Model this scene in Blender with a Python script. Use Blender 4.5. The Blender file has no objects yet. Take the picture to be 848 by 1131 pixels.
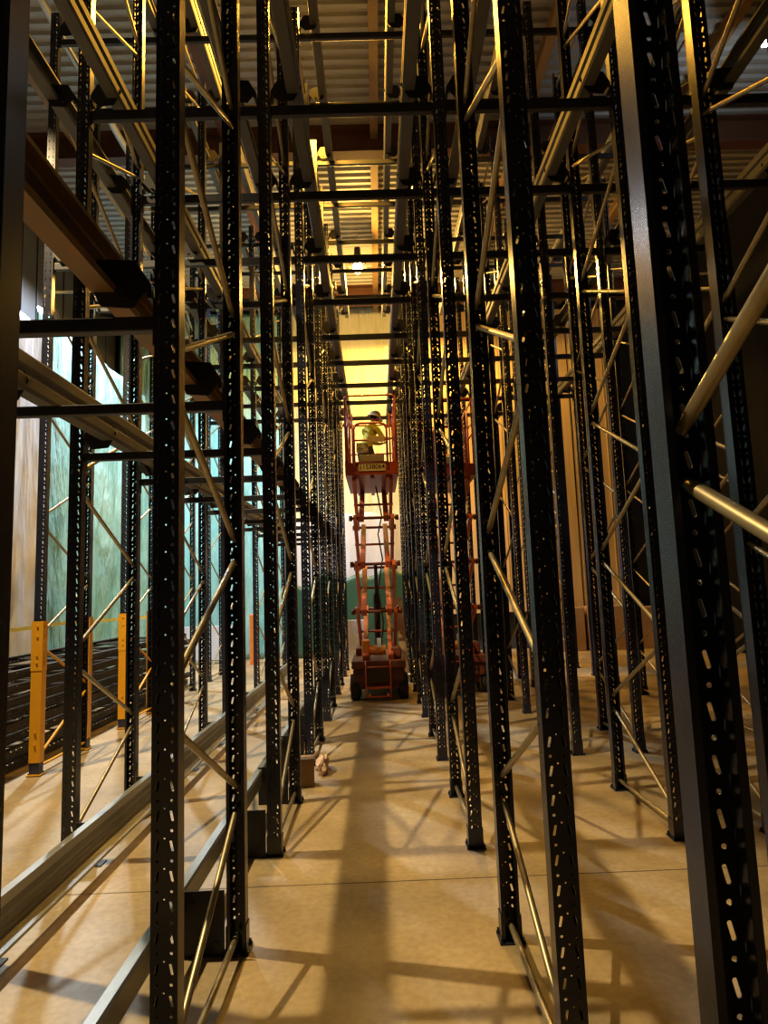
import bpy, bmesh, math, random
from mathutils import Vector, Matrix, noise
random.seed(7)
D = bpy.data
C = bpy.context.scene.collection
PI = math.pi

# ------------------------------------------------------------------ helpers
def link(name, bm, mats, parent=None, smooth=False, loc=None):
    me = D.meshes.new(name)
    bmesh.ops.recalc_face_normals(bm, faces=bm.faces[:])
    bm.to_mesh(me); bm.free()
    for m in (mats if isinstance(mats, (list, tuple)) else [mats]):
        me.materials.append(m)
    if smooth:
        for p in me.polygons: p.use_smooth = True
    o = D.objects.new(name, me); C.objects.link(o)
    if parent is not None: o.parent = parent
    if loc is not None: o.location = loc
    return o

def tag(o, label, cat, group=None, kind=None):
    if label: o['label'] = label
    if cat: o['category'] = cat
    if group: o['group'] = group
    if kind: o['kind'] = kind
    return o

def thing(name, label, cat, loc=(0, 0, 0), rz=0, group=None):
    o = D.objects.new(name, None); C.objects.link(o)
    o.empty_display_size = .2
    o.location = loc; o.rotation_euler = (0, 0, rz)
    return tag(o, label, cat, group)

def copy_tree(o, parent=None):
    c = o.copy(); C.objects.link(c)
    if parent is not None: c.parent = parent
    for ch in list(o.children): copy_tree(ch, c)
    return c

def box(bm, lo, hi, mi=0, bev=0):
    x0, y0, z0 = lo; x1, y1, z1 = hi
    vs = [bm.verts.new(p) for p in ((x0,y0,z0),(x1,y0,z0),(x1,y1,z0),(x0,y1,z0),(x0,y0,z1),(x1,y0,z1),(x1,y1,z1),(x0,y1,z1))]
    fs = [bm.faces.new([vs[i] for i in f]) for f in ((3,2,1,0),(4,5,6,7),(0,1,5,4),(1,2,6,5),(2,3,7,6),(3,0,4,7))]
    for f in fs: f.material_index = mi
    if bev:
        es = list({e for f in fs for e in f.edges})
        r = bmesh.ops.bevel(bm, geom=es, offset=bev, segments=2, affect='EDGES', profile=.5)
        for f in r['faces']: f.material_index = mi

def tube(bm, pts, r, seg=10, mi=0, cap=True):
    pts = [Vector(p) for p in pts]
    rs = r if isinstance(r, (list, tuple)) else [r] * len(pts)
    rings = []
    t0 = (pts[1] - pts[0]).normalized()
    n = t0.orthogonal().normalized()
    if abs(t0.z) < .9: n = (Vector((0,0,1)) - t0 * t0.z).normalized()
    for i, p in enumerate(pts):
        if i == 0: t = (pts[1] - p)
        elif i == len(pts) - 1: t = (p - pts[i-1])
        else: t = (pts[i+1] - p).normalized() + (p - pts[i-1]).normalized()
        t.normalize()
        n = (n - t * n.dot(t)).normalized(); b = t.cross(n)
        rings.append([bm.verts.new(p + (n * math.cos(2*PI*k/seg) + b * math.sin(2*PI*k/seg)) * rs[i]) for k in range(seg)])
    for a, b_ in zip(rings, rings[1:]):
        for k in range(seg):
            f = bm.faces.new((a[k], a[(k+1) % seg], b_[(k+1) % seg], b_[k])); f.material_index = mi; f.smooth = True
    if cap:
        f = bm.faces.new(rings[0][::-1]); f.material_index = mi
        f = bm.faces.new(rings[-1]); f.material_index = mi

def prism(bm, poly, a, b, axis='y', mi=0):
    """extrude a closed 2-D polygon from a to b; poly is (x,z) for y, (y,z) for x, (x,y) for z"""
    def P(q, t):
        return {'y': (q[0], t, q[1]), 'x': (t, q[0], q[1]), 'z': (q[0], q[1], t)}[axis]
    A = [bm.verts.new(P(q, a)) for q in poly]; B = [bm.verts.new(P(q, b)) for q in poly]
    n = len(poly)
    for k in range(n):
        f = bm.faces.new((A[k], A[(k+1) % n], B[(k+1) % n], B[k])); f.material_index = mi
    bm.faces.new(A[::-1]).material_index = mi; bm.faces.new(B).material_index = mi

def thick(line, t):
    """closed outline of an open polyline given a sheet thickness"""
    L = [Vector((p[0], p[1])) for p in line]; out = []; inn = []
    for i, p in enumerate(L):
        d = Vector((0, 0))
        if i: d += (p - L[i-1]).normalized()
        if i < len(L) - 1: d += (L[i+1] - p).normalized()
        d.normalize(); n = Vector((-d.y, d.x))
        out.append(p + n * t / 2); inn.append(p - n * t / 2)
    return [tuple(q) for q in out + inn[::-1]]

def rounded(w, h, r, seg=5):
    pts = []
    for cx, cz, a0 in ((w-r, h-r, 0), (-w+r, h-r, 90), (-w+r, -h+r, 180), (w-r, -h+r, 270)):
        for k in range(seg + 1):
            a = math.radians(a0 + 90 * k / seg); pts.append((cx + r*math.cos(a), cz + r*math.sin(a)))
    return pts

# ---------------------------------------------------------------- materials
def mat(name, col, rough=.5, metal=0, spec=.5, var=None, scale=8, bump=0, bscale=60, stretch=(1,1,1), bdist=.02):
    m = D.materials.new(name); m.use_nodes = True
    nt = m.node_tree; N = nt.nodes; b = N['Principled BSDF']
    b.inputs['Base Color'].default_value = (*col, 1)
    b.inputs['Roughness'].default_value = rough
    b.inputs['Metallic'].default_value = metal
    b.inputs['Specular IOR Level'].default_value = spec
    if var or bump:
        tc = N.new('ShaderNodeTexCoord'); mp = N.new('ShaderNodeMapping')
        mp.inputs['Scale'].default_value = stretch
        nt.links.new(tc.outputs['Object'], mp.inputs['Vector'])
    if var:
        n = N.new('ShaderNodeTexNoise'); n.inputs['Scale'].default_value = scale; n.inputs['Detail'].default_value = 6; n.inputs['Roughness'].default_value = .65
        r = N.new('ShaderNodeValToRGB'); r.color_ramp.elements[0].position = .35; r.color_ramp.elements[1].position = .68
        r.color_ramp.elements[0].color = (*col, 1); r.color_ramp.elements[1].color = (*var, 1)
        nt.links.new(mp.outputs['Vector'], n.inputs['Vector']); nt.links.new(n.outputs['Fac'], r.inputs['Fac'])
        nt.links.new(r.outputs['Color'], b.inputs['Base Color'])
    if bump:
        n2 = N.new('ShaderNodeTexNoise'); n2.inputs['Scale'].default_value = bscale; n2.inputs['Detail'].default_value = 4
        bp = N.new('ShaderNodeBump'); bp.inputs['Strength'].default_value = bump; bp.inputs['Distance'].default_value = bdist; n2.inputs['Roughness'].default_value = .6
        nt.links.new(mp.outputs['Vector'], n2.inputs['Vector']); nt.links.new(n2.outputs['Fac'], bp.inputs['Height'])
        nt.links.new(bp.outputs['Normal'], b.inputs['Normal'])
    return m

def emit(name, col, s):
    m = D.materials.new(name); m.use_nodes = True
    b = m.node_tree.nodes['Principled BSDF']
    b.inputs['Base Color'].default_value = (*col, 1)
    b.inputs['Emission Color'].default_value = (*col, 1); b.inputs['Emission Strength'].default_value = s
    return m

M_navy = mat('navy_paint', (.013, .017, .042), .27, 0, .5, (.021, .026, .055), 5, .03, 90)
M_black = mat('black_paint', (.011, .012, .018), .45, 0, .4, (.018, .018, .024), 9)
M_stack = mat('matt_dark_paint', (.030, .028, .032), .7, 0, .25, (.045, .041, .042), 6)  # frame paint made matt so the lying stack loses its lamp sheen
M_tie = mat('dark_tie_paint', (.014, .017, .032), .4, 0, .5, (.022, .024, .04), 7)
M_zinc = mat('gold_tinted_zinc_tube', (.44, .37, .23), .38, .75, .5, (.32, .27, .17), 14)  # grey zinc tinted golden, the warm lamplight is in the colour
M_rail = mat('dimmed_galvanised_rail', (.17, .17, .165), .6, .4, .3, (.12, .12, .115), 3, .04, 40, (1, .35, 1))  # galvanised steel darkened to paint in the dim light overhead
M_galv = mat('floor_galvanised_rail', (.34, .34, .32), .42, .6, .5, (.22, .22, .205), 4, .04, 40, (1, .35, 1))  # same galvanised steel, undimmed, for the floor rails
M_rust = mat('rust_stained_rail', (.20, .17, .12), .5, .35, .4, (.34, .17, .05), 5, .05, 40, (1, .8, 1))
M_yel = mat('yellow_paint', (.80, .40, .015), .42, 0, .5, (.70, .33, .015), 5)
M_org = mat('orange_paint', (.80, .24, .04), .45, 0, .5, (.68, .20, .04), 6)
M_red = mat('red_lift_paint', (.44, .075, .025), .4, 0, .5, (.32, .05, .02), 6)
M_red2 = mat('orange_red_arm_paint', (.60, .12, .035), .38, 0, .5, (.45, .08, .03), 6)
M_dkred = mat('dark_red_chassis', (.17, .04, .022), .5, 0, .4, (.08, .025, .018), 9)  # darker tone of the lift red, varied by noise
M_rub = mat('rubber', (.022, .021, .02), .8, 0, .3, (.04, .036, .03), 12)
M_steel = mat('bolt_steel', (.5, .49, .46), .35, .9)
M_deck = mat('painted_roof_deck', (.42, .42, .40), .5, .1, .3, (.34, .34, .33), 1.2)
M_brown = mat('rust_red_primer_steel', (.095, .038, .02), .6, 0, .3, (.13, .055, .028), 3)
M_purl = mat('ochre_primer_steel', (.34, .22, .10), .55, 0, .3, (.25, .15, .07), 4)
M_pipe = mat('white_pipe', (.55, .56, .55), .4, .2)
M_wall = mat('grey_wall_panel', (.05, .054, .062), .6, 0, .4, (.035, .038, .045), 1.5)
M_dkwall = mat('dark_wall_panel', (.012, .012, .014), .8, 0, .05, (.009, .009, .010), 1.5)  # near-black colour paints in the unlit void around these walls
M_teal = mat('teal_tarpaulin', (.17, .43, .43), .24, 0, .6, (.40, .70, .72), .9, .8, 2.6, (2.2, 2.2, .45), .14)  # pale noise patches paint in bright highlights on the sheet
M_green = mat('dark_green_tarpaulin', (.022, .075, .055), .4, 0, .5, (.035, .105, .075), 1.4, .2, 5)
M_cream = mat('cream_plastic_sheet', (.76, .74, .60), .4, 0, .5, (.60, .64, .42), 1.6, .7, 4, (2.6, 1, .3), .12)
M_white = mat('white_plastic_sheet', (.66, .68, .76), .42, 0, .5, (.55, .58, .68), 1.5, .5, 3, (2.2, 2.2, .35), .06)
M_tan = mat('tan_board', (.70, .52, .28), .55, 0, .4, (.56, .39, .19), 3.0, .05, 20, (6, 6, .25))
M_card = mat('brown_cardboard', (.36, .22, .11), .7, 0, .3, (.30, .18, .09), 4)
M_wood = mat('pale_timber', (.62, .48, .27), .6, 0, .3, (.50, .37, .20), 5, 0, 60, (8, 8, .6))
M_paper = mat('crumpled_paper', (.62, .45, .34), .7, 0, .3)
M_hiv = mat('lime_hi_vis_cloth', (.45, .48, .06), .75, 0, .2, (.36, .38, .05), 14)
M_trou = mat('dark_trousers', (.05, .05, .06), .85, 0, .2)
M_skin = mat('skin', (.42, .24, .16), .55, 0, .4)
M_hat = mat('white_hard_hat', (.82, .82, .80), .3, 0, .5)
M_hair = mat('dark_hair', (.03, .022, .018), .7)
M_boot = mat('boot_leather', (.05, .035, .022), .7)
M_glove = mat('dark_glove', (.04, .035, .035), .8)
M_speck = mat('speckled_sheet', (.03, .03, .03), .5, 0, .4, (.65, .62, .55), 22)
M_doc = mat('grey_box_plastic', (.30, .27, .21), .5)
M_plate = mat('cream_number_plate', (.72, .62, .34), .5)
M_ink = mat('black_print', (.01, .01, .01), .6)
M_tape = mat('yellow_tape', (.75, .65, .06), .5)
M_bulb = emit('glowing_warm_bulb', (1, .62, .22), 60)
M_led = emit('glowing_white_led', (.80, .90, 1), 25)
M_grime = mat('oily_dark_metal', (.05, .035, .03), .45, .4)
M_orange2 = mat('bright_orange_tank', (.85, .30, .04), .35)

def floor_mat():
    m = D.materials.new('concrete_floor'); m.use_nodes = True
    nt = m.node_tree; N = nt.nodes; L = nt.links; b = N['Principled BSDF']
    tc = N.new('ShaderNodeTexCoord')
    n1 = N.new('ShaderNodeTexNoise'); n1.inputs['Scale'].default_value = .9; n1.inputs['Detail'].default_value = 8; n1.inputs['Roughness'].default_value = .62
    r1 = N.new('ShaderNodeValToRGB'); e = r1.color_ramp.elements
    e[0].position = .32; e[0].color = (.25, .185, .105, 1); e[1].position = .7; e[1].color = (.50, .395, .24, 1)  # concrete tones tinted golden to carry some of the sodium lamplight
    n2 = N.new('ShaderNodeTexNoise'); n2.inputs['Scale'].default_value = 26; n2.inputs['Detail'].default_value = 5
    mx = N.new('ShaderNodeMixRGB'); mx.blend_type = 'MULTIPLY'; mx.inputs['Fac'].default_value = .45
    r2 = N.new('ShaderNodeValToRGB'); r2.color_ramp.elements[0].position = .35; r2.color_ramp.elements[0].color = (.62, .6, .56, 1); r2.color_ramp.elements[1].position = .62
    L.new(tc.outputs['Object'], n1.inputs['Vector']); L.new(n1.outputs['Fac'], r1.inputs['Fac'])
    L.new(tc.outputs['Object'], n2.inputs['Vector']); L.new(n2.outputs['Fac'], r2.inputs['Fac'])
    L.new(r1.outputs['Color'], mx.inputs['Color1']); L.new(r2.outputs['Color'], mx.inputs['Color2'])
    L.new(mx.outputs['Color'], b.inputs['Base Color'])
    n3 = N.new('ShaderNodeTexNoise'); n3.inputs['Scale'].default_value = 3; n3.inputs['Detail'].default_value = 5
    mr = N.new('ShaderNodeMapRange'); mr.inputs['To Min'].default_value = .38; mr.inputs['To Max'].default_value = .68
    L.new(tc.outputs['Object'], n3.inputs['Vector']); L.new(n3.outputs['Fac'], mr.inputs['Value']); L.new(mr.outputs['Result'], b.inputs['Roughness'])
    bp = N.new('ShaderNodeBump'); bp.inputs['Strength'].default_value = .06; bp.inputs['Distance'].default_value = .02
    L.new(n2.outputs['Fac'], bp.inputs['Height']); L.new(bp.outputs['Normal'], b.inputs['Normal'])
    return m
M_floor = floor_mat()
M_joint = mat('floor_joint', (.10, .075, .05), .8)

# -------------------------------------------------------------------- layout
P, DEP, Y0 = 2.2145, 1.0654, 2.2722
ROWS = {'L3': -3.45, 'L2': -2.08, 'L1': -.735, 'R1': .586, 'R2': 1.94, 'R3': 2.57, 'R4': 3.95}
PW, PD, PH = .09, .07, 8.35           # upright section and height
T1, T2, T3 = 2.70, 5.31, 8.00         # tie levels
CEIL = 9.85; BACK = 17.9; LEFT = -7.2; RIGHT = 8.2; FRONT = -4.5
def ny(k): return Y0 + P * k
def fy(k): return ny(k) + DEP

# ------------------------------------------------------------------- setting
def structure(o): o['kind'] = 'structure'; return o
bm = bmesh.new(); box(bm, (LEFT, FRONT, -.15), (RIGHT, BACK, 0)); structure(link('floor', bm, M_floor))
bm = bmesh.new()
for y in (4.05, 9.1, 14.1): box(bm, (LEFT, y-.004, .0004), (RIGHT, y+.004, .0012))
for x in (-2.75, .0, 3.2): pass
structure(link('trim_1', bm, M_joint))
# corrugated roof deck: ribs run across the aisles
bm = bmesh.new()
prof = []; y = FRONT; pit = .19
while y < BACK:
    prof += [(y, CEIL), (y+.075, CEIL), (y+.095, CEIL-.045), (y+.165, CEIL-.045)]
    y += pit
prof.append((BACK+.1, CEIL)); prof += [(BACK+.1, CEIL+.15), (FRONT, CEIL+.15)]
prism(bm, prof, LEFT, RIGHT, 'x'); structure(link('ceiling', bm, M_deck))
def wall(name, lo, hi, m):
    bm = bmesh.new(); box(bm, lo, hi); return structure(link(name, bm, m))
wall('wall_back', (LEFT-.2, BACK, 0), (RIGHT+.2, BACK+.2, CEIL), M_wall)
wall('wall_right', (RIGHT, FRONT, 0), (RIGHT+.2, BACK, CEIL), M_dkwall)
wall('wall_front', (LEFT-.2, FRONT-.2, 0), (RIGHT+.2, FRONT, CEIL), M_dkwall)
bm = bmesh.new(); box(bm, (LEFT-.2, FRONT, 0), (LEFT, BACK, CEIL))
for y in [FRONT + .6*i for i in range(38)]: box(bm, (LEFT, y, 0), (LEFT+.03, y+.05, CEIL-.06))
structure(link('wall_left', bm, M_wall))
def ibeam(name, y, m, h=.42, w=.2):
    bm = bmesh.new(); z1 = CEIL-.05; z0 = z1-h
    poly = [(y-w/2, z0), (y+w/2, z0), (y+w/2, z0+.025), (y+.012, z0+.04), (y+.012, z1-.04), (y+w/2, z1-.025), (y+w/2, z1), (y-w/2, z1), (y-w/2, z1-.025), (y-.012, z1-.04), (y-.012, z0+.04), (y-w/2, z0+.025)]
    prism(bm, poly, LEFT, RIGHT, 'x'); return structure(link(name, bm, m))
ibeam('trim_2', 10.6, M_brown, .5, .24); ibeam('trim_3', 4.6, M_brown, .5, .24); ibeam('trim_4', 16.6, M_brown, .5, .24)
for i, x in enumerate((-5.0, -2.4, .2, 2.8, 5.4)):
    bm = bmesh.new(); z1 = CEIL-.05; z0 = z1-.2
    prism(bm, [(x-.07, z0), (x+.07, z0), (x+.07, z0+.015), (x+.008, z0+.02), (x+.008, z1-.02), (x+.07, z1-.01), (x+.07, z1), (x-.07, z1), (x-.07, z1-.01), (x-.008, z1-.02), (x-.008, z0+.02), (x-.07, z0+.015)], FRONT, BACK, 'y')
    structure(link('trim_%d' % (5+i), bm, M_purl if i != 1 else M_brown))

# overhead sprinkler pipe
t = thing('sprinkler_pipe', 'white sprinkler pipe under the roof deck at upper left of the photo', 'pipe', (-4.0, 0, 9.25))
bm = bmesh.new(); tube(bm, [(0, -4, 0), (0, 17.6, 0)], .055, 14); link('pipe', bm, M_pipe, t)
for y in (3, 8.6, 12.2, 15.4):
    bm = bmesh.new(); tube(bm, [(0, y, .05), (0, y, .55)], .008, 6); tube(bm, [(0, y-.02, 0), (0, y+.02, 0)], .062, 14); link('hanger', bm, M_steel, t)

# -------------------------------------------------------------- upright mesh
def slot(cx, cz, w, h, ang):
    pts = []
    for k in range(8):
        a = 2*PI*(k+.5)/8
        x = math.cos(a); z = math.sin(a)
        px = w/2 * x; pz = (h/2 - w/2) * (1 if z > 0 else -1) + w/2 * z
        c, s = math.cos(ang), math.sin(ang)
        pts.append((cx + px*c - pz*s, cz + px*s + pz*c))
    return pts
def disc(cx, cz, r, n): return [(cx + r*math.cos(2*PI*k/n), cz + r*math.sin(2*PI*k/n)) for k in range(n)]
def plate_cell(bm, u0, u1, z0, z1, holes, fn):
    loops = [[(u0, z0), (u1, z0), (u1, z1), (u0, z1)]] + holes
    es = []
    for lp in loops:
        vs = [bm.verts.new(fn(*q)) for q in lp]
        es += [bm.edges.new((vs[i], vs[(i+1) % len(vs)])) for i in range(len(vs))]
    bmesh.ops.triangle_fill(bm, use_beauty=True, use_dissolve=False, edges=es)
def upright_mesh(n, cell=.095):
    cb = bmesh.new()
    hw = PW/2
    holes = [slot(-.024, .030, .010, .036, -.22), slot(.024, .030, .010, .036, .22),
             disc(-.024, .078, .0055, 8), disc(.024, .078, .0055, 8), disc(.0, .054, .0035, 6)]
    plate_cell(cb, -hw, hw, 0, cell, holes, lambda u, z: (u, 0, z))
    sh = []
    plate_cell(cb, 0, PD, 0, cell, sh, lambda u, z: (hw, u, z))
    plate_cell(cb, 0, PD, 0, cell, sh, lambda u, z: (-hw, u, z))
    for s in (-1, 1):
        vs = [cb.verts.new(q) for q in ((s*hw, PD, 0), (s*(hw-.016), PD, 0), (s*(hw-.016), PD, cell), (s*hw, PD, cell))]
        cb.faces.new(vs)
    cb.verts.index_update()
    V = [v.co.copy() for v in cb.verts]; F = [[v.index for v in f.verts] for f in cb.faces]; cb.free()
    bm = bmesh.new()
    for i in range(n):
        vv = [bm.verts.new((v.x, v.y, v.z + i*cell)) for v in V]
        for f in F: bm.faces.new([vv[j] for j in f])
    bmesh.ops.remove_doubles(bm, verts=bm.verts[:], dist=1e-5)
    bmesh.ops.recalc_face_normals(bm, faces=bm.faces[:])
    bmesh.ops.solidify(bm, geom=bm.faces[:], thickness=.003)
    me = D.meshes.new('upright'); bm.to_mesh(me); bm.free()
    me.materials.append(M_navy)
    return me
ME_UP = upright_mesh(88); PH = 88*.095

def brace_mesh(y0, z0, y1, z1, r=.0145):
    bm = bmesh.new()
    a = Vector((0, y0, z0)); b = Vector((0, y1, z1)); d = (b-a).normalized()
    tube(bm, [a, a + d*.02, a + d*.05, b - d*.05, b - d*.02, b], [r*.75, r*.85, r, r, r*.85, r*.75], 12)
    me = D.meshes.new('brace'); bmesh.ops.recalc_face_normals(bm, faces=bm.faces[:]); bm.to_mesh(me); bm.free()
    me.materials.append(M_zinc); return me
NODE0, STEP = .10, .61
YA, YB = .035, DEP + .035             # brace ends inside the two channels
ME_BU = brace_mesh(YA, .05, YB, STEP-.05); ME_BD = brace_mesh(YB, .05, YA, STEP-.05); ME_BH = brace_mesh(YA, 0, YB, 0)
def base_mesh():
    bm = bmesh.new()
    box(bm, (-.062, -.025, 0), (.062, .095, .008))
    prism(bm, thick([(-.048, .075), (-.048, -.004), (.048, -.004), (.048, .075)], .004), .008, .125, 'z')
    for x in (-.052, .052):
        for y in (-.013, .083):
            tube(bm, [(x, y, .006), (x, y, .03)], .006, 6); tube(bm, [(x, y, .008), (x, y, .016)], .0105, 6)
    me = D.meshes.new('base_plate'); bmesh.ops.recalc_face_normals(bm, faces=bm.faces[:]); bm.to_mesh(me); bm.free(); me.materials.append(M_navy); return me
ME_BASE = base_mesh()
def ob(name, me, parent, loc=(0,0,0), rz=0):
    o = D.objects.new(name, me); C.objects.link(o); o.parent = parent; o.location = loc; o.rotation_euler = (0, 0, rz); return o

def make_frame():
    t = thing('upright_frame', '', 'upright frame')
    ob('upright', ME_UP, t); ob('upright', ME_UP, t, (0, DEP+PD, 0), PI)
    ob('base_plate', ME_BASE, t); ob('base_plate', ME_BASE, t, (0, DEP+PD, 0), PI)
    for i in range(13):
        ob('brace', ME_BU if i % 2 == 0 else ME_BD, t, (0, 0, NODE0 + STEP*i))
    ob('brace', ME_BH, t, (0, 0, .075)); ob('brace', ME_BH, t, (0, 0, 8.2))
    return t
ROWTXT = {'L3': 'outer left row behind the yellow guards', 'L2': 'second row left of the lift aisle', 'L1': 'row left of the lift aisle',
          'R1': 'row right of the lift aisle', 'R2': 'second row right of the lift aisle', 'R3': 'third row right of the lift aisle', 'R4': 'farthest row on the right'}
ORD = ['nearest', 'second', 'third', 'fourth', 'fifth', 'sixth', 'seventh', 'eighth', 'ninth', 'tenth', 'eleventh', 'twelfth']
proto = make_frame(); first = True
FRAMES = {}
for row, ks in (('L1', range(-1, 6)), ('R1', range(-1, 6)), ('L2', range(0, 6)), ('R2', range(0, 6)), ('L3', range(2, 6)), ('R3', range(1, 6)), ('R4', range(1, 6))):
    for j, k in enumerate(ks):
        o = proto if first else copy_tree(proto); first = False
        o.location = (ROWS[row], ny(k) + (.045 if k < 0 else 0), 0)
        n = ORD[j] + ('' if j == 0 else ' nearest')
        if row == 'L3':
            lab = ['dark upright frame with yellow guarded feet, nearest in outer left row', 'dark upright frame with yellow guarded feet, second nearest in outer left row',
                   'dark upright frame with bare feet, third nearest in outer left row', 'dark upright frame with bare feet, last in outer left row'][j]
        else:
            lab = 'tall dark perforated upright frame, %s in the %s' % (n, ROWTXT[row])
        tag(o, lab, 'upright frame', 'upright frames of the pallet racking')
        FRAMES[(row, k)] = o
# yellow foot guards on two frames of the outer left row
def sleeve_mesh(h):
    bm = bmesh.new()
    prism(bm, thick([(-.052, .08), (-.052, -.008), (.052, -.008), (.052, .08)], .006), .128, h, 'z')
    prism(bm, thick([(-.056, .084), (-.056, -.013), (.056, -.013), (.056, .084)], .004), 1.02, h+.01, 'z')
    box(bm, (-.07, -.03, .009), (.07, .1, .018))
    for z in (.3, .42, 1.1, 1.17, 1.36, 1.46):
        tube(bm, [(.0, -.01, z), (.0, -.024, z)], .011, 8); tube(bm, [(.058, .03, z), (.066, .03, z)], .011, 8)
    me = D.meshes.new('post_guard'); bmesh.ops.recalc_face_normals(bm, faces=bm.faces[:]); bm.to_mesh(me); bm.free(); me.materials.append(M_yel); return me
ME_SL = sleeve_mesh(1.5)
def yellow(me):
    m = me.copy(); m.materials.clear(); m.materials.append(M_yel); return m
YU, YD, YH = yellow(ME_BU), yellow(ME_BD), yellow(ME_BH)
for k in (2, 3):
    f = FRAMES[('L3', k)]
    ob('post_guard', ME_SL, f)['label'] = 'yellow guard around the post foot'
    ob('post_guard', ME_SL, f, (0, DEP+PD, 0), PI)['label'] = 'yellow guard around the post foot'
    for ch in f.children:
        if ch.name.startswith('brace') and ch.location.z < 1.1:
            ch.data = {ME_BU.name: YU, ME_BD.name: YD, ME_BH.name: YH}[ch.data.name]
            ch['label'] = 'yellow painted lower brace'

# ------------------------------------------------------------------- tie bars
LANES = {'A': ('L3', 'L2'), 'B': ('L2', 'L1'), 'C': ('L1', 'R1'), 'D': ('R1', 'R2'), 'S': ('R2', 'R3'), 'E': ('R3', 'R4')}
LTXT = {'A': 'outer left lane', 'B': 'lane left of the lift aisle', 'C': 'lift aisle', 'D': 'lane right of the lift aisle', 'S': 'narrow gap between right rows', 'E': 'far right lane'}
def tie_mesh(L, h, d=.045):
    bm = bmesh.new(); box(bm, (-L/2, -d/2, -h/2), (L/2, d/2, h/2), 0, .006)
    me = D.meshes.new('bar'); bmesh.ops.recalc_face_normals(bm, faces=bm.faces[:]); bm.to_mesh(me); bm.free(); me.materials.append(M_tie); return me
def endplate_mesh():
    bm = bmesh.new(); box(bm, (-.003, -.035, -.09), (.003, .035, .09))
    for z in (-.065, .065): pass
    me = D.meshes.new('end_plate'); bmesh.ops.recalc_face_normals(bm, faces=bm.faces[:]); bm.to_mesh(me); bm.free(); me.materials.append(M_black); return me
ME_EP = endplate_mesh(); TM = {}
POSTY = []
for k in range(0, 6): POSTY += [ny(k) + PD/2, fy(k) + PD/2]
def ties(lane, z, ys, lev, h):
    a, b = LANES[lane]; x0 = ROWS[a] + PW/2; x1 = ROWS[b] - PW/2
    L = x1 - x0 - .012; key = (round(L, 4), h)
    if key not in TM: TM[key] = tie_mesh(L, h)
    for j, y in enumerate(ys):
        lab = 'dark %s tie bar across the %s, %s' % (lev, LTXT[lane], ORD[j] + (' from camera' if j else ' to camera'))
        t = thing('tie_bar', lab, 'tie bar', ((x0+x1)/2, y, z), 0, 'dark tie bars between the racking rows')
        ob('bar', TM[key], t)
        ob('end_plate', ME_EP, t, (-(L/2+.003), 0, 0)); ob('end_plate', ME_EP, t, (L/2+.003, 0, 0))
ties('B', T1, POSTY[:11], 'low', .056)
for ln in ('A', 'B', 'C', 'D', 'S', 'E'):
    ys2 = POSTY[2:11]; ys3 = POSTY[4:11]
    if ln == 'A': ys2 = POSTY[4:11]
    ties(ln, T2, ys2, 'middle', .08)
    ties(ln, T3, ys3, 'top', .07)

# ---------------------------------------------------------------- pallet rails
def rail_profile(s):
    """s=+1: guide lip points to +x. Base at z=0, 0.2 high"""
    line = [(-.035, .185), (-.035, .20), (.02, .20), (.028, .19), (.028, .135), (.010, .118), (.010, .092), (.028, .075), (.028, .02), (.018, .0), (-.06, .0), (-.066, .02)]
    return thick([(s*x, z) for x, z in line], .006)
def rail_mesh(s, L, m):
    bm = bmesh.new(); prism(bm, rail_profile(s), 0, L, 'y'); return bm
def bracket_mesh(s):
    """plate standing across the lane between post (at +s side) and rail; origin on the tie level at the plate centre"""
    bm = bmesh.new()
    hexa = [(-.125, .03), (-.07, -.075), (.045, -.085), (.108, .0), (.055, .095), (-.085, .105)]
    prism(bm, [(s*x, z) for x, z in hexa], -.004, .004, 'y')
    # folded strap to the post with an eye
    prism(bm, [(s*.025, .092), (s*.048, .100), (s*.108, .01), (s*.110, -.045), (s*.094, -.045), (s*.09, .0)], .004, .075, 'y')
    tube(bm, [(s*-.02, -.012, .07), (s*-.02, .012, .07)], .011, 8); tube(bm, [(s*.02, -.012, -.04), (s*.02, .012, -.04)], .011, 8)
    me = D.meshes.new('bracket'); bmesh.ops.recalc_face_normals(bm, faces=bm.faces[:]); bm.to_mesh(me); bm.free(); me.materials.append(M_black); return me
ME_BR = {s: bracket_mesh(s) for s in (-1, 1)}
RM = {}
def rail(row, side, z, ystart, yend, lab, ys, m=None):
    """side: -1 rail lies to the left of the row, +1 to the right"""
    m = m or M_rail
    x = ROWS[row] + side * .245
    t = thing('pallet_rail', lab, 'rail', (x, ystart, z), 0, 'galvanised rails along the racking lanes')
    key = (side, round(yend-ystart, 3), m.name)
    if key not in RM:
        o = link('rail', rail_mesh(side, yend-ystart, m), m, t); RM[key] = o.data
    else: ob('rail', RM[key], t)
    for y in ys:
        if ystart < y < yend:
            ob('bracket', ME_BR[-side], t, (-side*.0825, y - ystart - .05, .02))
    return t
RZ = .13   # the rail sits above the tie bar
rail('L1', -1, T1+RZ-.02, 1.25, 14.7, 'large rust stained rail crossing left of photo, along low level tie bars', POSTY[0:], M_rust)
rail('L2', 1, T1+RZ-.02, 1.25, 14.7, 'pale low level rail on the left side of the barred left lane', POSTY[1:], M_rail)
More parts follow.
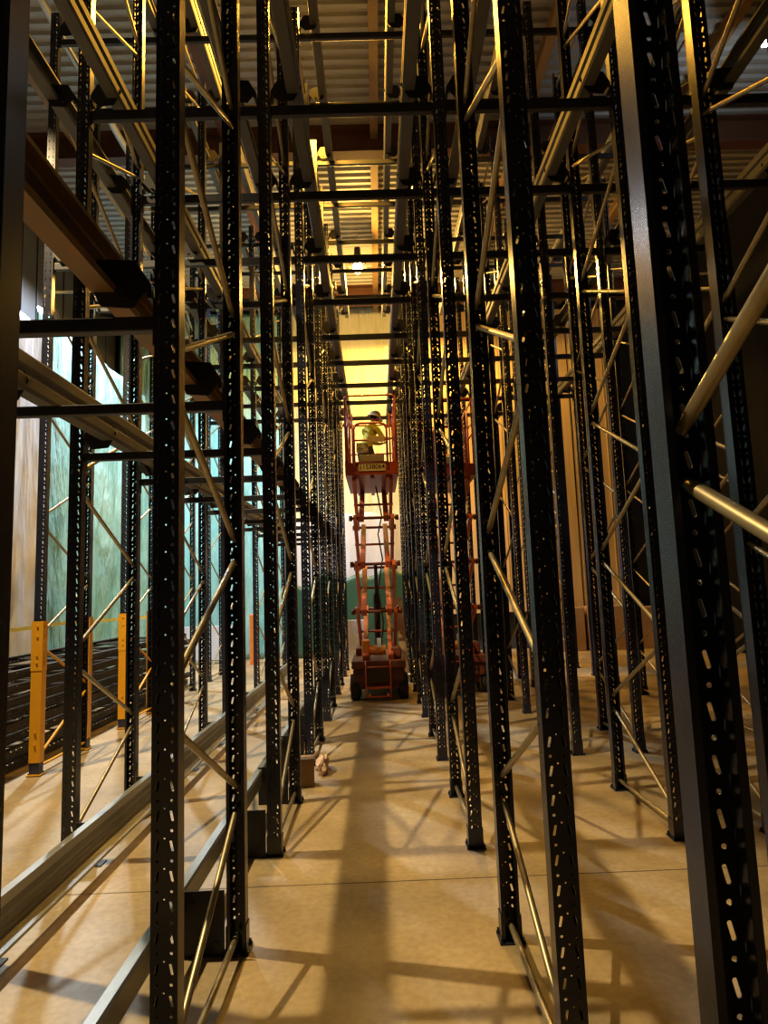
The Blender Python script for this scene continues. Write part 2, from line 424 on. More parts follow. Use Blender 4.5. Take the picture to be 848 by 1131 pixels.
for lev, z, ys, y0 in (('middle', T2, POSTY[2:], 3.0), ('top', T3, POSTY[4:], 5.2)):
    for row, side, txt in (('L3', 1, 'left side of the outer left lane'), ('L2', -1, 'right side of the outer left lane'), ('L2', 1, 'left side of the barred left lane'), ('L1', -1, 'right side of the barred left lane'),
                           ('L1', 1, 'left side of the lift aisle'), ('R1', -1, 'right side of the lift aisle'), ('R1', 1, 'left side of the lane right of lift aisle'),
                           ('R2', -1, 'right side of the lane right of lift aisle'), ('R3', 1, 'left side of the far right lane'), ('R4', -1, 'right side of the far right lane')):
        if row == 'L3': yy0 = max(y0, 6.4)
        else: yy0 = y0
        rail(row, side, z+RZ-.02, yy0, 14.7, '%s level overhead rail, %s' % (lev, txt), ys)

# floor rails in the barred left lane, on stands
t = thing('floor_rail', 'large galvanised floor rail crossing the lower left of the photo', 'rail', (-1.87, 1.3, .10))
bm = bmesh.new()
prism(bm, thick([(.095, .0), (.095, .014), (.045, .03), (.022, .06), (.012, .09), (.020, .12), (.008, .15), (.008, .20), (-.034, .20), (-.034, .18)], .007), 0, 13.3, 'y'); link('rail', bm, M_galv, t)
bm = bmesh.new(); prism(bm, thick([(.030, .046), (.045, .052), (.040, .058)], .005), 0, 13.3, 'y'); link('rail_rib', bm, M_galv, t)
for y in POSTY:
    bm = bmesh.new(); yy = y - 1.3 - .04
    box(bm, (-.155, yy-.004, -.098), (-.012, yy+.004, .16)); box(bm, (-.155, yy-.05, -.1), (.03, yy+.05, -.092)); box(bm, (-.09, yy+.0, -.092), (-.084, yy+.07, .16))
    tube(bm, [(-.05, yy-.012, .05), (-.05, yy+.012, .05)], .011, 8)
    link('rail_stand', bm, M_black, t)
t = thing('floor_rail', 'narrow galvanised floor rail beside the row left of the lift aisle', 'rail', (-1.0, 1.2, .28))
bm = bmesh.new(); prism(bm, thick([(-.045, -.05), (-.045, .0), (-.004, .0), (.004, -.012), (.004, -.11)], .006), 0, 13.4, 'y'); link('rail', bm, M_galv, t)
for y in POSTY:
    bm = bmesh.new(); yy = y - 1.2 - .045
    box(bm, (-.03, yy-.004, -.279), (.212, yy+.004, .016)); box(bm, (-.03, yy-.0, -.279), (.212, yy+.05, -.272))
    for x, z in ((.06, -.04), (.17, -.06), (.17, -.22)): tube(bm, [(x, yy-.011, z), (x, yy+.011, z)], .011, 8)
    link('rail_stand', bm, M_black, t)
# forgotten short rail end lying beside the big floor rail
# --------------------------------------------------------- stack of lying frames
for j in range(8):
    o = copy_tree(proto)
    dx = [0, .03, -.02, .04, .0, .05, .02, -.03, .03][j]; dy = [0, .1, -.15, .12, .3, -.05, .2, .0, .1][j]
    # lie flat: local z -> world y, local y -> world -x
    o.rotation_euler = (-PI/2, 0, PI/2)
    o.matrix_world = Matrix(((0, -1, 0, -3.78 + dx), (0, 0, 1, 4.7 + dy), (-1, 0, 0, .064 + .1265*j), (0, 0, 0, 1)))
    lab = 'dark upright frame lying flat, %s in the stack by the left wall' % ('lowest' if j == 0 else 'topmost' if j == 7 else ORD[j] + ' from the bottom')
    tag(o, lab, 'upright frame', 'upright frames lying in a stack')
    for ch in o.children:
        ch.material_slots[0].link = 'OBJECT'; ch.material_slots[0].material = M_stack

# ------------------------------------------------------------------ sheets
def sheet(name, lab, cat, a, b, z0, z1, m, amp=.06, wl=.5, wav=0, seed=0):
    """hanging sheet between floor points a and b with folds"""
    a = Vector((a[0], a[1], 0)); b = Vector((b[0], b[1], 0)); L = (b-a).length; d = (b-a)/L; nrm = Vector((-d.y, d.x, 0))
    nu = int(L/.07)+2; nv = int((z1-z0)/.16)+2
    bm = bmesh.new(); g = []
    for i in range(nu):
        row = []
        for j in range(nv):
            u = L*i/(nu-1); z = z0 + (z1 + wav*noise.noise(Vector((u*1.6, 3.3, seed))) - z0)*j/(nv-1)
            q = Vector((u/wl + seed*7.3, z*.16, seed))
            w = noise.noise(q) + .45*noise.noise(Vector((u/wl*2.3 + .25*z, z*.5, seed+9))) + .22*noise.noise(Vector((u*3.1, z*2.2, seed+4)))
            p = a + d*u + nrm*(w*amp) + Vector((0, 0, z))
            row.append(bm.verts.new(p))
        g.append(row)
    for i in range(nu-1):
        for j in range(nv-1): bm.faces.new((g[i][j], g[i+1][j], g[i+1][j+1], g[i][j+1]))
    bmesh.ops.recalc_face_normals(bm, faces=bm.faces[:])
    bmesh.ops.solidify(bm, geom=bm.faces[:], thickness=.004)
    o = link(name, bm, m, None, True); tag(o, lab, cat); return o
sheet('plastic_sheet', 'pale cream plastic sheet hung on the end wall above the lift', 'plastic sheet', (-2.35, 17.74), (1.5, 17.74), .02, 9.75, M_cream, .06, .55, seed=1)
sheet('plastic_sheet', 'white plastic sheet hung low on the end wall behind the scissor arms', 'plastic sheet', (-2.3, 17.52), (1.45, 17.52), .02, 3.7, M_white, .07, .5, seed=2, wav=.3)
sheet('tarpaulin', 'dark green tarpaulin along the foot of the end wall behind the lift', 'tarpaulin', (-2.3, 17.31), (1.5, 17.31), .02, 2.15, M_green, .06, .6, seed=3, wav=.45)
sheet('tarpaulin', 'teal tarpaulin hung on the end wall at the left', 'tarpaulin', (-7.0, 17.62), (-2.4, 17.62), .02, 9.6, M_teal, .10, .7, seed=4)
sheet('tarpaulin', 'shiny teal tarpaulin covering the left wall behind the stacked frames', 'tarpaulin', (-6.08, 17.4), (-6.08, 11.42), .02, 7.1, M_teal, .13, .75, seed=5)
sheet('plastic_sheet', 'white plastic sheet on the left wall at the left edge of photo', 'plastic sheet', (-5.78, 11.42), (-5.78, 5.5), .02, 6.5, M_white, .08, .7, seed=6)
for i in range(4):
    x0 = 1.6 + i*1.3
    bm = bmesh.new(); box(bm, (x0+.02, 17.5 + .03*(i % 2), 1.0), (x0+1.28, 17.54 + .03*(i % 2), 9.4), 0, .004)
    for q in range(1, 4): box(bm, (x0+.02+q*.315-.01, 17.485+.03*(i % 2), 1.0), (x0+.02+q*.315+.01, 17.5+.03*(i % 2), 9.4))
    o = link('wall_board', bm, M_tan); tag(o, 'tan upright board against the end wall on the right, %s from the left' % ORD[i].replace('nearest', 'first'), 'board', 'tan boards on the end wall')
# brown cartons at the foot of the right end wall
for i, (x0, w, h) in enumerate(((4.0, 1.2, 1.08), (5.28, 1.25, 1.10), (6.6, 1.1, 1.04))):
    t = thing('cardboard_box', ['brown cardboard box by the right end wall, leftmost of three', 'brown cardboard box by the right end wall, middle of three', 'brown cardboard box by the right end wall, rightmost of three'][i], 'box', (x0, 16.6, 0), 0, 'brown boxes by the end wall')
    bm = bmesh.new(); box(bm, (0, 0, .0), (w, .7, h), 0, .012); link('carton', bm, M_card, t)
    bm = bmesh.new(); box(bm, (0.01, .32, h), (w-.01, .38, h+.002)); link('tape_strip', bm, M_wood, t)

# -------------------------------------------------------------- small things
t = thing('cardboard_box', 'small brown box on the floor beside the row left of the lift aisle', 'box', (-.70, 6.05, 0), .1)
bm = bmesh.new(); box(bm, (-.075, -.08, 0), (.075, .08, .24), 0, .006); link('carton', bm, M_card, t)
bm = bmesh.new()
for s in (-1, 1): prism(bm, thick([(s*.075, .24), (s*.12, .285)], .004), -.08, .08, 'y')
link('flap', bm, M_card, t)
bm = bmesh.new(); bmesh.ops.create_icosphere(bm, subdivisions=3, radius=1)
for v in bm.verts:
    f = 1 + .45*noise.noise(v.co*1.7) + .22*noise.noise(v.co*3.5)
    v.co = Vector((v.co.x*.06*f, v.co.y*.17*f, max(0, .075 + v.co.z*.085*f)))
o = link('crumpled_paper', bm, M_paper, loc=(-.58, 6.45, 0)); tag(o, 'crumpled pinkish wrapping paper on the floor behind the small brown box', 'paper')
t = thing('wooden_plank', 'pale timber plank leaning upright right of the lift wheels', 'plank', (.47, 12.55, 0))
bm = bmesh.new()
A = [(-.07, 0, 0), (.07, 0, 0), (.07, .03, 0), (-.07, .03, 0)]
vs = [bm.verts.new(p) for p in A] + [bm.verts.new((x-.09, y+.12, 1.55)) for x, y, z in A]
for f in ((3,2,1,0),(4,5,6,7),(0,1,5,4),(1,2,6,5),(2,3,7,6),(3,0,4,7)): bm.faces.new([vs[i] for i in f])
link('board', bm, M_wood, t)
bm = bmesh.new(); box(bm, (-.06, -.2, 0), (.1, .0, .13), 0, .01); link('foot_block', bm, M_wood, t)
# white panels standing at the back left
t = thing('insulated_panel', 'white panel standing on edge behind the lift, left of its chassis', 'panel', (-.62, 14.95, 0))
bm = bmesh.new(); box(bm, (-.28, 0, .1), (.30, .09, 1.05), 0, .01); link('panel', bm, M_white, t)
bm = bmesh.new(); box(bm, (-.25, -.06, 0), (-.15, .15, .1)); box(bm, (.15, -.06, 0), (.25, .15, .1)); link('feet', bm, M_wood, t)
t = thing('insulated_panel', 'white panel leaning low against the teal end wall tarpaulin', 'panel', (-4.3, 16.7, 0))
bm = bmesh.new(); box(bm, (-.75, 0, .1), (.75, .1, .95), 0, .01); link('panel', bm, M_white, t)
bm = bmesh.new(); box(bm, (-.6, -.06, 0), (-.5, .16, .1)); box(bm, (.5, -.06, 0), (.6, .16, .1)); link('feet', bm, M_wood, t)
t = thing('guard_post', 'orange guard post standing near the teal end wall', 'post', (-3.12, 16.4, 0))
bm = bmesh.new(); box(bm, (-.09, -.09, .01), (.09, .09, 1.22), 0, .02); link('post', bm, M_org, t)
bm = bmesh.new(); box(bm, (-.13, -.13, 0), (.13, .13, .012)); link('base_plate', bm, M_org, t)
bm = bmesh.new(); pts = []
for i in range(41):
    y = 5.5 + 11.9*i/40; s = 1 - abs((i % 20)/10 - 1)
    pts.append((-5.45 + .35*max(0, (i-25)/15), y, 1.33 - .05*s))
for p, q in zip(pts, pts[1:]):
    vs = [bm.verts.new((p[0], p[1], p[2]-.03)), bm.verts.new((q[0], q[1], q[2]-.03)), bm.verts.new((q[0], q[1], q[2]+.03)), bm.verts.new((p[0], p[1], p[2]+.03))]
    bm.faces.new(vs)
bmesh.ops.remove_doubles(bm, verts=bm.verts[:], dist=1e-5); bmesh.ops.solidify(bm, geom=bm.faces[:], thickness=.002)
o = link('barrier_tape', bm, M_tape); tag(o, 'yellow barrier tape strung in front of the teal tarpaulin', 'tape')

# ------------------------------------------------------------------- lamps
LX = 5.56
def bay_lamp(lab, loc, hot, on):
    t = thing('high_bay_lamp', lab, 'lamp', loc)
    bm = bmesh.new()
    prof = [(.03, .52), (.07, .50), (.075, .36), (.09, .33), (.13, .28), (.2, .1), (.215, .06), (.205, .06), (.19, .1), (.12, .27)]
    n = 24; rings = [[bm.verts.new((r*math.cos(2*PI*k/n), r*math.sin(2*PI*k/n), z)) for k in range(n)] for r, z in prof]
    for a, b in zip(rings, rings[1:]):
        for k in range(n): bm.faces.new((a[k], a[(k+1) % n], b[(k+1) % n], b[k]))
    bm.faces.new(rings[0])
    link('reflector', bm, M_grime, t, True)
    bm = bmesh.new(); bmesh.ops.create_uvsphere(bm, u_segments=20, v_segments=12, radius=.115)
    for v in bm.verts: v.co.z = v.co.z*1.15 + .03
    link('bulb', bm, on, t, True)
    bm = bmesh.new(); tube(bm, [(0, 0, .5), (0, 0, CEIL - loc[2] - .05)], .006, 6); link('hanger', bm, M_steel, t)
    return t
bay_lamp('glowing warm lamp hanging over the far end of the lift aisle', (-.21, 13.9, 8.9), 1, M_bulb)
bay_lamp('white glowing lamp under the roof at top right corner of photo', (LX, 8.0, 9.0), 1, M_led)

def point(name, loc, col, w, r=.1):
    l = D.lights.new(name, 'POINT'); l.color = col; l.energy = w; l.shadow_soft_size = r
    o = D.objects.new(name, l); C.objects.link(o); o.location = loc; return o
def spot(name, loc, col, w, r=.1, ang=150, blend=.4, aim=(0, 0, -1)):
    l = D.lights.new(name, 'SPOT'); l.color = col; l.energy = w; l.shadow_soft_size = r; l.spot_size = math.radians(ang); l.spot_blend = blend
    o = D.objects.new(name, l); C.objects.link(o); o.location = loc
    o.rotation_euler = Vector(aim).to_track_quat('-Z', 'Y').to_euler(); return o
WARM = (1, .45, .035); AMBER = (1, .53, .10); COOL = (.84, .93, 1); PALE = (1, .74, .36)
point('hall_light', (-.21, 13.9, 8.64), AMBER, 480, .12)
spot('hall_light', (-.21, 13.9, 8.66), AMBER, 1100, .12, 178, .03)
spot('hall_light', (-.80, 7.8, 9.2), (1, .47, .05), 1350, .3)
spot('hall_light', (1.3, 15.5, 9.2), (1, .53, .10), 1700, .25)  # added fill light to brighten the tan boards, no lamp hangs here
spot('hall_light', (-5.3, 4.6, 8.8), PALE, 4000, .06, 112, .3)
spot('hall_light', (-5.2, 13.2, 9.2), COOL, 4200, .15, 140, .6)
point('hall_light', (LX, 8.0, 8.80), COOL, 40, .1)
w = D.worlds.new('World'); bpy.context.scene.world = w; w.use_nodes = True
w.node_tree.nodes['Background'].inputs['Color'].default_value = (.02, .022, .03, 1)
w.node_tree.nodes['Background'].inputs['Strength'].default_value = .3

# --------------------------------------------------------------- scissor lift
def make_lift(lab, loc):
    t = thing('scissor_lift', lab, 'scissor lift', loc)
    # origin: floor under the near end of the chassis, centre of the lane
    bm = bmesh.new()
    box(bm, (-.40, .05, .30), (.40, 1.85, .50), 0, .02); box(bm, (-.37, .1, .18), (.37, 1.8, .30), 0, .01)
    box(bm, (-.42, .0, .50), (.42, 1.9, .62), 0, .015)
    link('chassis', bm, M_dkred, t)
    for y in (.28, 1.55):
        for s in (-1, 1):
            bm = bmesh.new()
            prof = [(.05, .30), (.12, .30), (.19, .33), (.2, .36), (.2, .44), (.19, .47), (.12, .475), (.05, .46)]
            n = 24; R = [[bm.verts.new((s*(x-.02), y + r*math.cos(2*PI*k/n), .2 + r*math.sin(2*PI*k/n))) for k in range(n)] for r, x in prof]
            for a, b in zip(R, R[1:]):
                for k in range(n): bm.faces.new((a[k], a[(k+1) % n], b[(k+1) % n], b[k]))
            bm.faces.new(R[0]); bm.faces.new(R[-1])
            wh = link('wheel', bm, M_rub, t, True)
            bm = bmesh.new(); tube(bm, [(s*.43, y, .2), (s*.462, y, .2)], .06, 12); link('hub', bm, M_dkred, wh)
    # ladder on the near end
    bm = bmesh.new()
    for x in (-.20, .18): tube(bm, [(x, -.03, .07), (x, -.05, .10), (x, -.05, .56), (x, -.0, .62)], .011, 8)
    for z in (.085, .21): tube(bm, [(-.20, -.05, z), (.18, -.05, z)], .011, 8)
    box(bm, (-.20, -.075, .215), (.18, -.03, .235)); tube(bm, [(-.20, -.05, .53), (.18, -.05, .53)], .011, 8)
    link('ladder', bm, M_red2, t)
    bm = bmesh.new(); box(bm, (-.19, -.02, .3), (.17, .0, .52), 0, .005); link('rear_panel', bm, M_grime, t)
    for x in (-.15, .13):
        bm = bmesh.new(); tube(bm, [(x, -.075, .115), (x, -.055, .115)], .022, 10); link('reflector', bm, M_orange2, t)
    # machinery on the deck
    bm = bmesh.new(); tube(bm, [(-.13, .25, .76), (.12, .25, .76)], .075, 16); link('hydraulic_tank', bm, M_orange2, t)
    bm = bmesh.new(); box(bm, (-.26, .2, .62), (-.13, .5, .92), 0, .02); link('battery_box', bm, M_orange2, t)
    bm = bmesh.new(); box(bm, (.2, .2, .62), (.36, .6, .8), 0, .02); link('valve_block', bm, M_dkred, t)
    bm = bmesh.new(); box(bm, (-.38, .9, .62), (-.28, 1.5, .74), 0, .02); link('tool_tray', bm, M_dkred, t)
    bm = bmesh.new(); box(bm, (-.02, .17, .80), (.05, .2, .95), 0, .004); link('label_card', bm, M_white, t)
    zs = [.66, 1.37, 2.12, 2.86, 3.50]; yn, yf = .15, 1.75
    def arm(x, a, b, wd=.035, hh=.05):
        bm = bmesh.new(); a = Vector(a); b = Vector(b); d = (b-a).normalized(); up = Vector((0, -d.z, d.y))
        c = [(-wd, -hh), (wd, -hh), (wd, hh), (-wd, hh)]
        A = [bm.verts.new(a + Vector((u, 0, 0)) + up*v - d*.04) for u, v in c]; B = [bm.verts.new(b + Vector((u, 0, 0)) + up*v + d*.04) for u, v in c]
        for k in range(4): bm.faces.new((A[k], A[(k+1) % 4], B[(k+1) % 4], B[k]))
        bm.faces.new(A[::-1]); bm.faces.new(B)
        bmesh.ops.bevel(bm, geom=bm.edges[:], offset=.006, segments=1, affect='EDGES')
        link('scissor_arm', bm, M_red2, t)
    for i in range(4):
        for s in (-1, 1):
            arm(0, (s*.20, yn, zs[i]), (s*.20, yf, zs[i+1]), .042, .055)
            arm(0, (s*.30, yf, zs[i]), (s*.30, yn, zs[i+1]), .03, .045)
    for i in range(1, 4):
        for y in (yn, yf):
            bm = bmesh.new(); tube(bm, [(-.37, y, zs[i]), (.37, y, zs[i])], .024, 10)
            for s in (-1, 1): tube(bm, [(s*.345, y, zs[i]), (s*.40, y, zs[i])], .045, 12)
            link('pivot_axle', bm, M_dkred, t)
    for i in range(4):
        bm = bmesh.new(); zm = (zs[i]+zs[i+1])/2; tube(bm, [(-.34, (yn+yf)/2, zm), (.34, (yn+yf)/2, zm)], .02, 10); link('centre_pin', bm, M_red, t)
    bm = bmesh.new(); tube(bm, [(.0, 1.5, .7), (.0, 1.0, 1.62)], .055, 14); tube(bm, [(.0, 1.0, 1.62), (.0, .72, 2.15)], .03, 12); link('lift_cylinder', bm, M_grime, t)
    bm = bmesh.new(); tube(bm, [(.04, .3, .7), (.10, .25, 1.2), (.03, .3, 1.7), (.12, .3, 2.2), (.06, .25, 2.6), (.13, .28, 2.9), (.05, .3, 3.4)], .012, 8); link('hose', bm, M_rub, t)
    # platform
    pz = 3.53; x0, x1 = -.43, .42; y0, y1 = -.05, 1.95
    bm = bmesh.new(); box(bm, (x0, y0, pz), (x1, y1, pz+.05), 0, .006)
    for x in (-.25, 0, .25): box(bm, (x-.03, y0+.05, pz-.05), (x+.03, y1-.05, pz))
    pf = link('platform_deck', bm, M_red, t)
    bm = bmesh.new()
    box(bm, (x0, y0, pz+.05), (x0+.015, y1, pz+.24)); box(bm, (x1-.015, y0, pz+.05), (x1, y1, pz+.24)); box(bm, (x0, y1-.015, pz+.05), (x1, y1, pz+.24))
    box(bm, (x0+.015, y0, pz+.05), (x1-.015, y0+.015, pz+.20))
    link('toe_board', bm, M_red, t)
    top = 4.84
    bm = bmesh.new(); r = .0165
    for s, xx in ((-1, x0+.02), (1, x1-.02)):
        tube(bm, [(xx, y0+.03, pz+.05), (xx, y0+.03, top-.06), (xx, y0+.05, top-.02), (xx, y0+.1, top), (xx, y1-.1, top), (xx, y1-.05, top-.02), (xx, y1-.03, top-.06), (xx, y1-.03, pz+.05)], r, 8)
        tube(bm, [(xx, y0+.03, pz+.75), (xx, y1-.03, pz+.75)], r*.85, 8)
        for y in (.7, 1.35): tube(bm, [(xx, y, pz+.05), (xx, y, top)], r*.85, 8)
    tube(bm, [(x0+.02, y1-.03, top), (x1-.02, y1-.03, top)], r, 8); tube(bm, [(x0+.02, y1-.03, pz+.75), (x1-.02, y1-.03, pz+.75)], r*.85, 8)
    tube(bm, [(x0+.02, y0+.04, top-.05), (x0+.05, y0+.04, top-.01), (x0+.09, y0+.04, top), (x1-.09, y0+.04, top), (x1-.05, y0+.04, top-.01), (x1-.02, y0+.04, top-.05)], r, 8)
    for s in (-1, 1):   # inner loops beside the gate
        xa = .30*s; xb = .39*s
        tube(bm, [(xa, y0+.02, pz+.2), (xa, y0+.02, pz+1.0)], r*.8, 8)
        tube(bm, [(xa, y0+.02, pz+.45), (xa, y0+.02, pz+.78), ((xa+xb)/2, y0+.02, pz+.86), (xb, y0+.02, pz+.78), (xb, y0+.02, pz+.2)], r*.8, 8)
    link('guard_rail', bm, M_red2, t)
    bm = bmesh.new(); ga, gb = -.275, .25; gz = pz+.84
    tube(bm, [(ga, y0-.01, pz+.12), (ga, y0-.01, gz-.10), (ga+.03, y0-.01, gz-.03), (ga+.1, y0-.01, gz), (gb-.1, y0-.01, gz), (gb-.03, y0-.01, gz-.03), (gb, y0-.01, gz-.1), (gb, y0-.01, pz+.12)], .018, 10)
    tube(bm, [(ga, y0-.01, pz+.56), (gb, y0-.01, pz+.56)], .015, 8); tube(bm, [(ga, y0-.01, pz+.2), (gb, y0-.01, pz+.2)], .015, 8)
    link('gate', bm, M_red2, t)
    bm = bmesh.new(); box(bm, (-.06, y0-.035, pz+.52), (.22, y0-.025, pz+.62), 0, .004); link('sign_board', bm, M_wood, t)
    bm = bmesh.new(); box(bm, (-.24, y0-.005, pz+.36), (-.05, y0+.005, pz+.52), 0, .004); link('mesh_panel', bm, M_speck, t)
    bm = bmesh.new(); box(bm, (-.20, y0-.03, pz+.21), (.20, y0-.012, pz+.32), 0, .006); link('document_box', bm, M_doc, t)
    return t, pz, y0
LY = 10.25
lift, PZ, PY = make_lift('orange red scissor lift raised in the aisle, carrying the worker', (-.03, LY, 0))
bm = bmesh.new(); box(bm, (-.215, PY-.012, PZ+.06), (.215, PY-.001, PZ+.185), 0, .003); np_ = link('number_plate', bm, M_plate, lift)
cu = D.curves.new('digits', 'FONT'); cu.body = '11538064'; cu.size = .103; cu.align_x = 'CENTER'; cu.align_y = 'CENTER'; cu.extrude = .001; cu.offset = .0016
to = D.objects.new('digits', cu); C.objects.link(to)
bpy.context.view_layer.update()
me = D.meshes.new_from_object(to.evaluated_get(bpy.context.evaluated_depsgraph_get())); D.objects.remove(to)
me.materials.clear(); me.materials.append(M_ink)
dg = D.objects.new('digits', me); C.objects.link(dg); dg.parent = np_
dg.location = (0, PY-.0135, PZ+.122); dg.rotation_euler = (PI/2, 0, 0)
lift2, _, _ = make_lift('second scissor lift, half hidden behind uprights right of the lift aisle', (1.28, 10.6, 0))

# -------------------------------------------------------------------- worker
def skin_mesh(nodes, edges, root, sub=2):
    me = D.meshes.new('tmp'); me.from_pydata([n[0] for n in nodes], edges, [])
    o = D.objects.new('tmp', me); C.objects.link(o)
    md = o.modifiers.new('s', 'SKIN'); md.use_smooth_shade = True
    sv = me.skin_vertices[0].data
    for i, n in enumerate(nodes):
        r = n[1]; sv[i].radius = r if isinstance(r, tuple) else (r, r)
    sv[root].use_root = True
    m2 = o.modifiers.new('b', 'SUBSURF'); m2.levels = sub; m2.render_levels = sub
    bpy.context.view_layer.update()
    out = D.meshes.new_from_object(o.evaluated_get(bpy.context.evaluated_depsgraph_get()))
    D.objects.remove(o); return out
WX, WY, WZ = -.14, LY+1.20, PZ+.05
worker = None
nodes = [((0, 0, .62), (.125, .095)),            # 0 pelvis
         ((.03, .03, .78), (.115, .085)), ((.08, .07, .93), (.135, .095)), ((.12, .10, 1.04), (.12, .085)), # 1-3 spine
         ((.145, .115, 1.11), (.05, .05)), ((.165, .125, 1.17), (.052, .052)),   # 4 neck 5 skull base
         ((-.03, .20, 1.02), (.055, .055)), ((.10, .36, .84), (.043, .043)), ((.26, .33, .80), (.032, .032)),  # far arm 6-8
         ((.22, -.02, 1.00), (.055, .055)), ((.34, -.06, .80), (.043, .043)), ((.42, .08, .84), (.032, .032)),  # near arm 9-11
         ((-.09, .0, .55), (.085, .085)), ((-.05, .17, .34), (.062, .062)), ((-.10, .02, .09), (.043, .043)), ((-.06, .13, .03), (.036, .03)),  # leg
         ((.09, -.02, .55), (.085, .085)), ((.16, .14, .34), (.062, .062)), ((.12, -.02, .09), (.043, .043)), ((.16, .09, .03), (.036, .03))]
edges = [(0,1),(1,2),(2,3),(3,4),(4,5),(3,6),(6,7),(7,8),(3,9),(9,10),(10,11),(0,12),(12,13),(13,14),(14,15),(0,16),(16,17),(17,18),(18,19)]
# fingers: five short chains per hand, rooted in the palm
def hand(base, wrist, fwd, side):
    fwd = Vector(fwd).normalized(); side = Vector(side).normalized(); dn = fwd.cross(side)
    wv = Vector(nodes[wrist][0])
    palm = len(nodes); nodes.append((tuple(wv + fwd*.05), (.034, .018))); edges.append((wrist, palm))
    for i, (o, l) in enumerate(((-.028, .055), (-.010, .065), (.009, .06), (.027, .048))):
        a = len(nodes)
        nodes.append((tuple(wv + fwd*.095 + side*o), (.0085, .0085))); nodes.append((tuple(wv + fwd*(.095+l*.55) + side*o*1.15 + dn*.012), (.008, .008))); nodes.append((tuple(wv + fwd*(.095+l*.8) + side*o*1.15 + dn*.038), (.007, .007)))
        edges.extend([(palm, a), (a, a+1), (a+1, a+2)])
    a = len(nodes)
    nodes.append((tuple(wv + fwd*.05 + side*-.045 + dn*.012), (.010, .010))); nodes.append((tuple(wv + fwd*.09 + side*-.055 + dn*.03), (.008, .008)))
    edges.extend([(palm, a), (a, a+1)])
hand(0, 8, (.9, -.25, .12), (.2, .9, 0)); hand(0, 11, (.5, .8, .1), (-.8, .5, 0))
bme = skin_mesh(nodes, edges, 0)
# head added to the same body mesh
bm = bmesh.new(); bm.from_mesh(bme)
bmesh.ops.remove_doubles(bm, verts=bm.verts[:], dist=1e-6)
hc = Vector((.185, .14, 1.235)); R = Matrix.Rotation(-.95, 4, 'Z') @ Matrix.Rotation(-.30, 4, 'X')   # face towards +y turned to the right, nodding
hb = bmesh.new(); bmesh.ops.create_uvsphere(hb, u_segments=28, v_segments=20, radius=1)
for v in hb.verts:
    x, y, z = v.co
    w = 1 - .22*max(0, -z)**1.5
    p = Vector((x*.070*w, y*.088*(1-.10*max(0, -z)), z*.105))
    if y > 0:
        ax = abs(x)
        p.y += .022*math.exp(-(x/.16)**2)*math.exp(-((z+.12)/.22)**2)          # nose
        p.y -= .012*math.exp(-((ax-.40)/.17)**2)*math.exp(-((z-.08)/.14)**2)     # eye sockets
        p.y += .006*math.exp(-(x/.30)**2)*math.exp(-((z+.45)/.09)**2)            # lips
        p.y += .008*math.exp(-(x/.3)**2)*math.exp(-((z+.8)/.15)**2)              # chin
    v.co = hc + R @ p
for s in (-1, 1):
    e = bmesh.ops.create_uvsphere(hb, u_segments=10, v_segments=8, radius=1)['verts']
    for v in e: v.co = hc + R @ Vector((s*.070 + v.co.x*.010, v.co.y*.018, v.co.z*.03 - .004))
tmp = D.meshes.new('t'); hb.to_mesh(tmp); hb.free(); bm.from_mesh(tmp)
worker = link('person', bm, [M_skin, M_hiv, M_trou, M_boot, M_glove], None, True, (WX, WY, WZ))
tag(worker, 'worker in white hard hat and lime hi-vis top, leaning on the raised platform', 'person')
for p in worker.data.polygons:
    c = p.center
    if c.z < .12: p.material_index = 3
    elif c.z < .66: p.material_index = 2
    elif c.x > .24 and c.z < .92 and (c.y > .30 or (c.y > .06 and c.x > .40)): p.material_index = 4
    elif c.z < 1.09 : p.material_index = 1
    else: p.material_index = 0
def dome(rad, zs, lo, brim=False):
    b = bmesh.new(); bmesh.ops.create_uvsphere(b, u_segments=28, v_segments=18, radius=1)
    bmesh.ops.delete(b, geom=[v for v in b.verts if v.co.z < lo], context='VERTS')
    for v in b.verts: v.co = Vector((v.co.x*rad[0], v.co.y*rad[1], v.co.z*rad[2]))
    return b
b = dome((.102, .126, .145), 1, .0)
es = [e for e in b.edges if e.is_boundary]
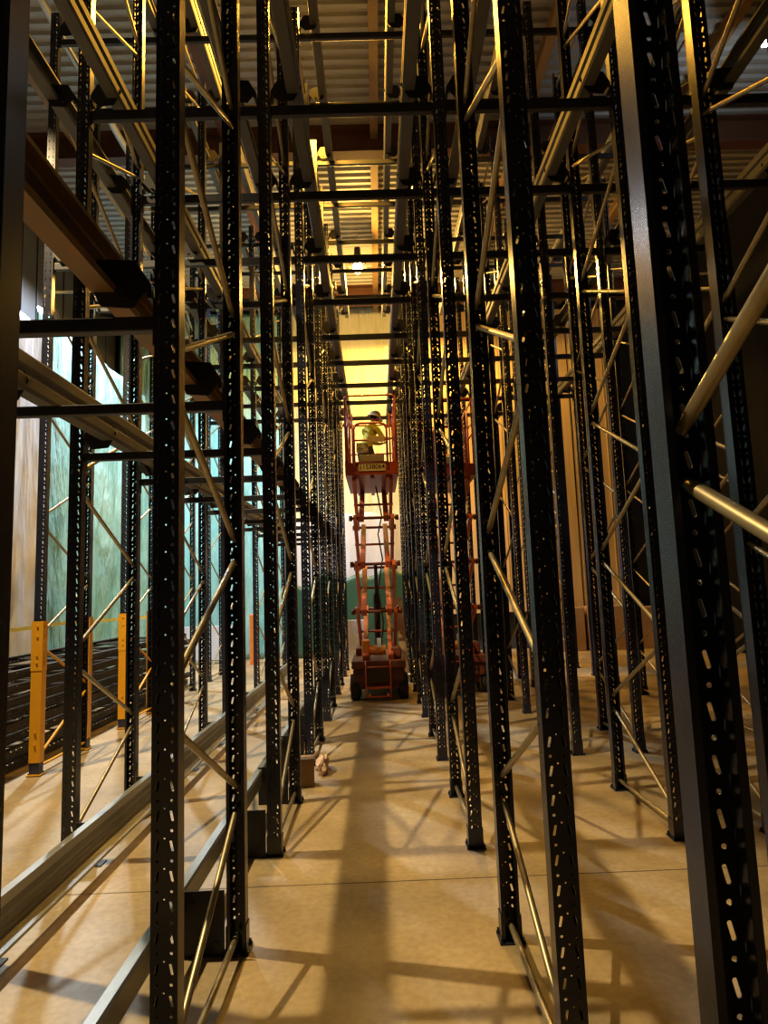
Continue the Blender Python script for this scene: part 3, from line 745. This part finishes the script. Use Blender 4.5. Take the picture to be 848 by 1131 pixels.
r = bmesh.ops.extrude_edge_only(b, edges=es)
for v in [g for g in r['geom'] if isinstance(g, bmesh.types.BMVert)]:
    f = 1.16 + (.22 if v.co.y > .05 else 0); v.co.x *= 1.14; v.co.y *= f; v.co.z -= .012
bmesh.ops.solidify(b, geom=b.faces[:], thickness=.003)
for v in b.verts: v.co = hc + R @ (v.co + Vector((0, -.004, .022)))
link('hard_hat', b, M_hat, worker, True)
b = dome((.0735, .0925, .108), 1, -.35)
bmesh.ops.delete(b, geom=[v for v in b.verts if v.co.y > .035 and v.co.z < .07], context='VERTS')
bmesh.ops.solidify(b, geom=b.faces[:], thickness=.004)
for v in b.verts: v.co = hc + R @ (v.co + Vector((0, -.004, .004)))
link('hair', b, M_hair, worker, True)
b = bmesh.new()
for s in (-1, 1):
    g = bmesh.ops.create_uvsphere(b, u_segments=10, v_segments=8, radius=.011)['verts']
    for v in g: v.co = hc + R @ (v.co + Vector((s*.028, .073, .008)))
link('eyes', b, M_white, worker, True)

# -------------------------------------------------------------------- camera
f, pt, yw, rl = 717.9047, .1195, .0133, .0357
cam = D.cameras.new('camera'); co = D.objects.new('camera', cam); C.objects.link(co)
right0 = Vector((math.cos(yw), -math.sin(yw), 0)); hor = Vector((math.sin(yw), math.cos(yw), 0))
fwd = hor*math.cos(pt) + Vector((0, 0, 1))*math.sin(pt); up0 = Vector((0, 0, 1))*math.cos(pt) - hor*math.sin(pt)
rt = right0*math.cos(rl) - up0*math.sin(rl); up = right0*math.sin(rl) + up0*math.cos(rl)
m = Matrix((rt, up, -fwd)).transposed().to_4x4(); m.translation = (0, 0, 1.7)
co.matrix_world = m
cam.sensor_fit = 'VERTICAL'; cam.sensor_height = 36; cam.sensor_width = 27; cam.lens = 36*f/1131
cam.clip_start = .02; cam.clip_end = 100
sc = bpy.context.scene; sc.camera = co
sc.view_settings.view_transform = 'Standard'; sc.view_settings.look = 'None'; sc.view_settings.gamma = 1
sc.view_settings.use_curve_mapping = False; sc.view_settings.exposure = 0
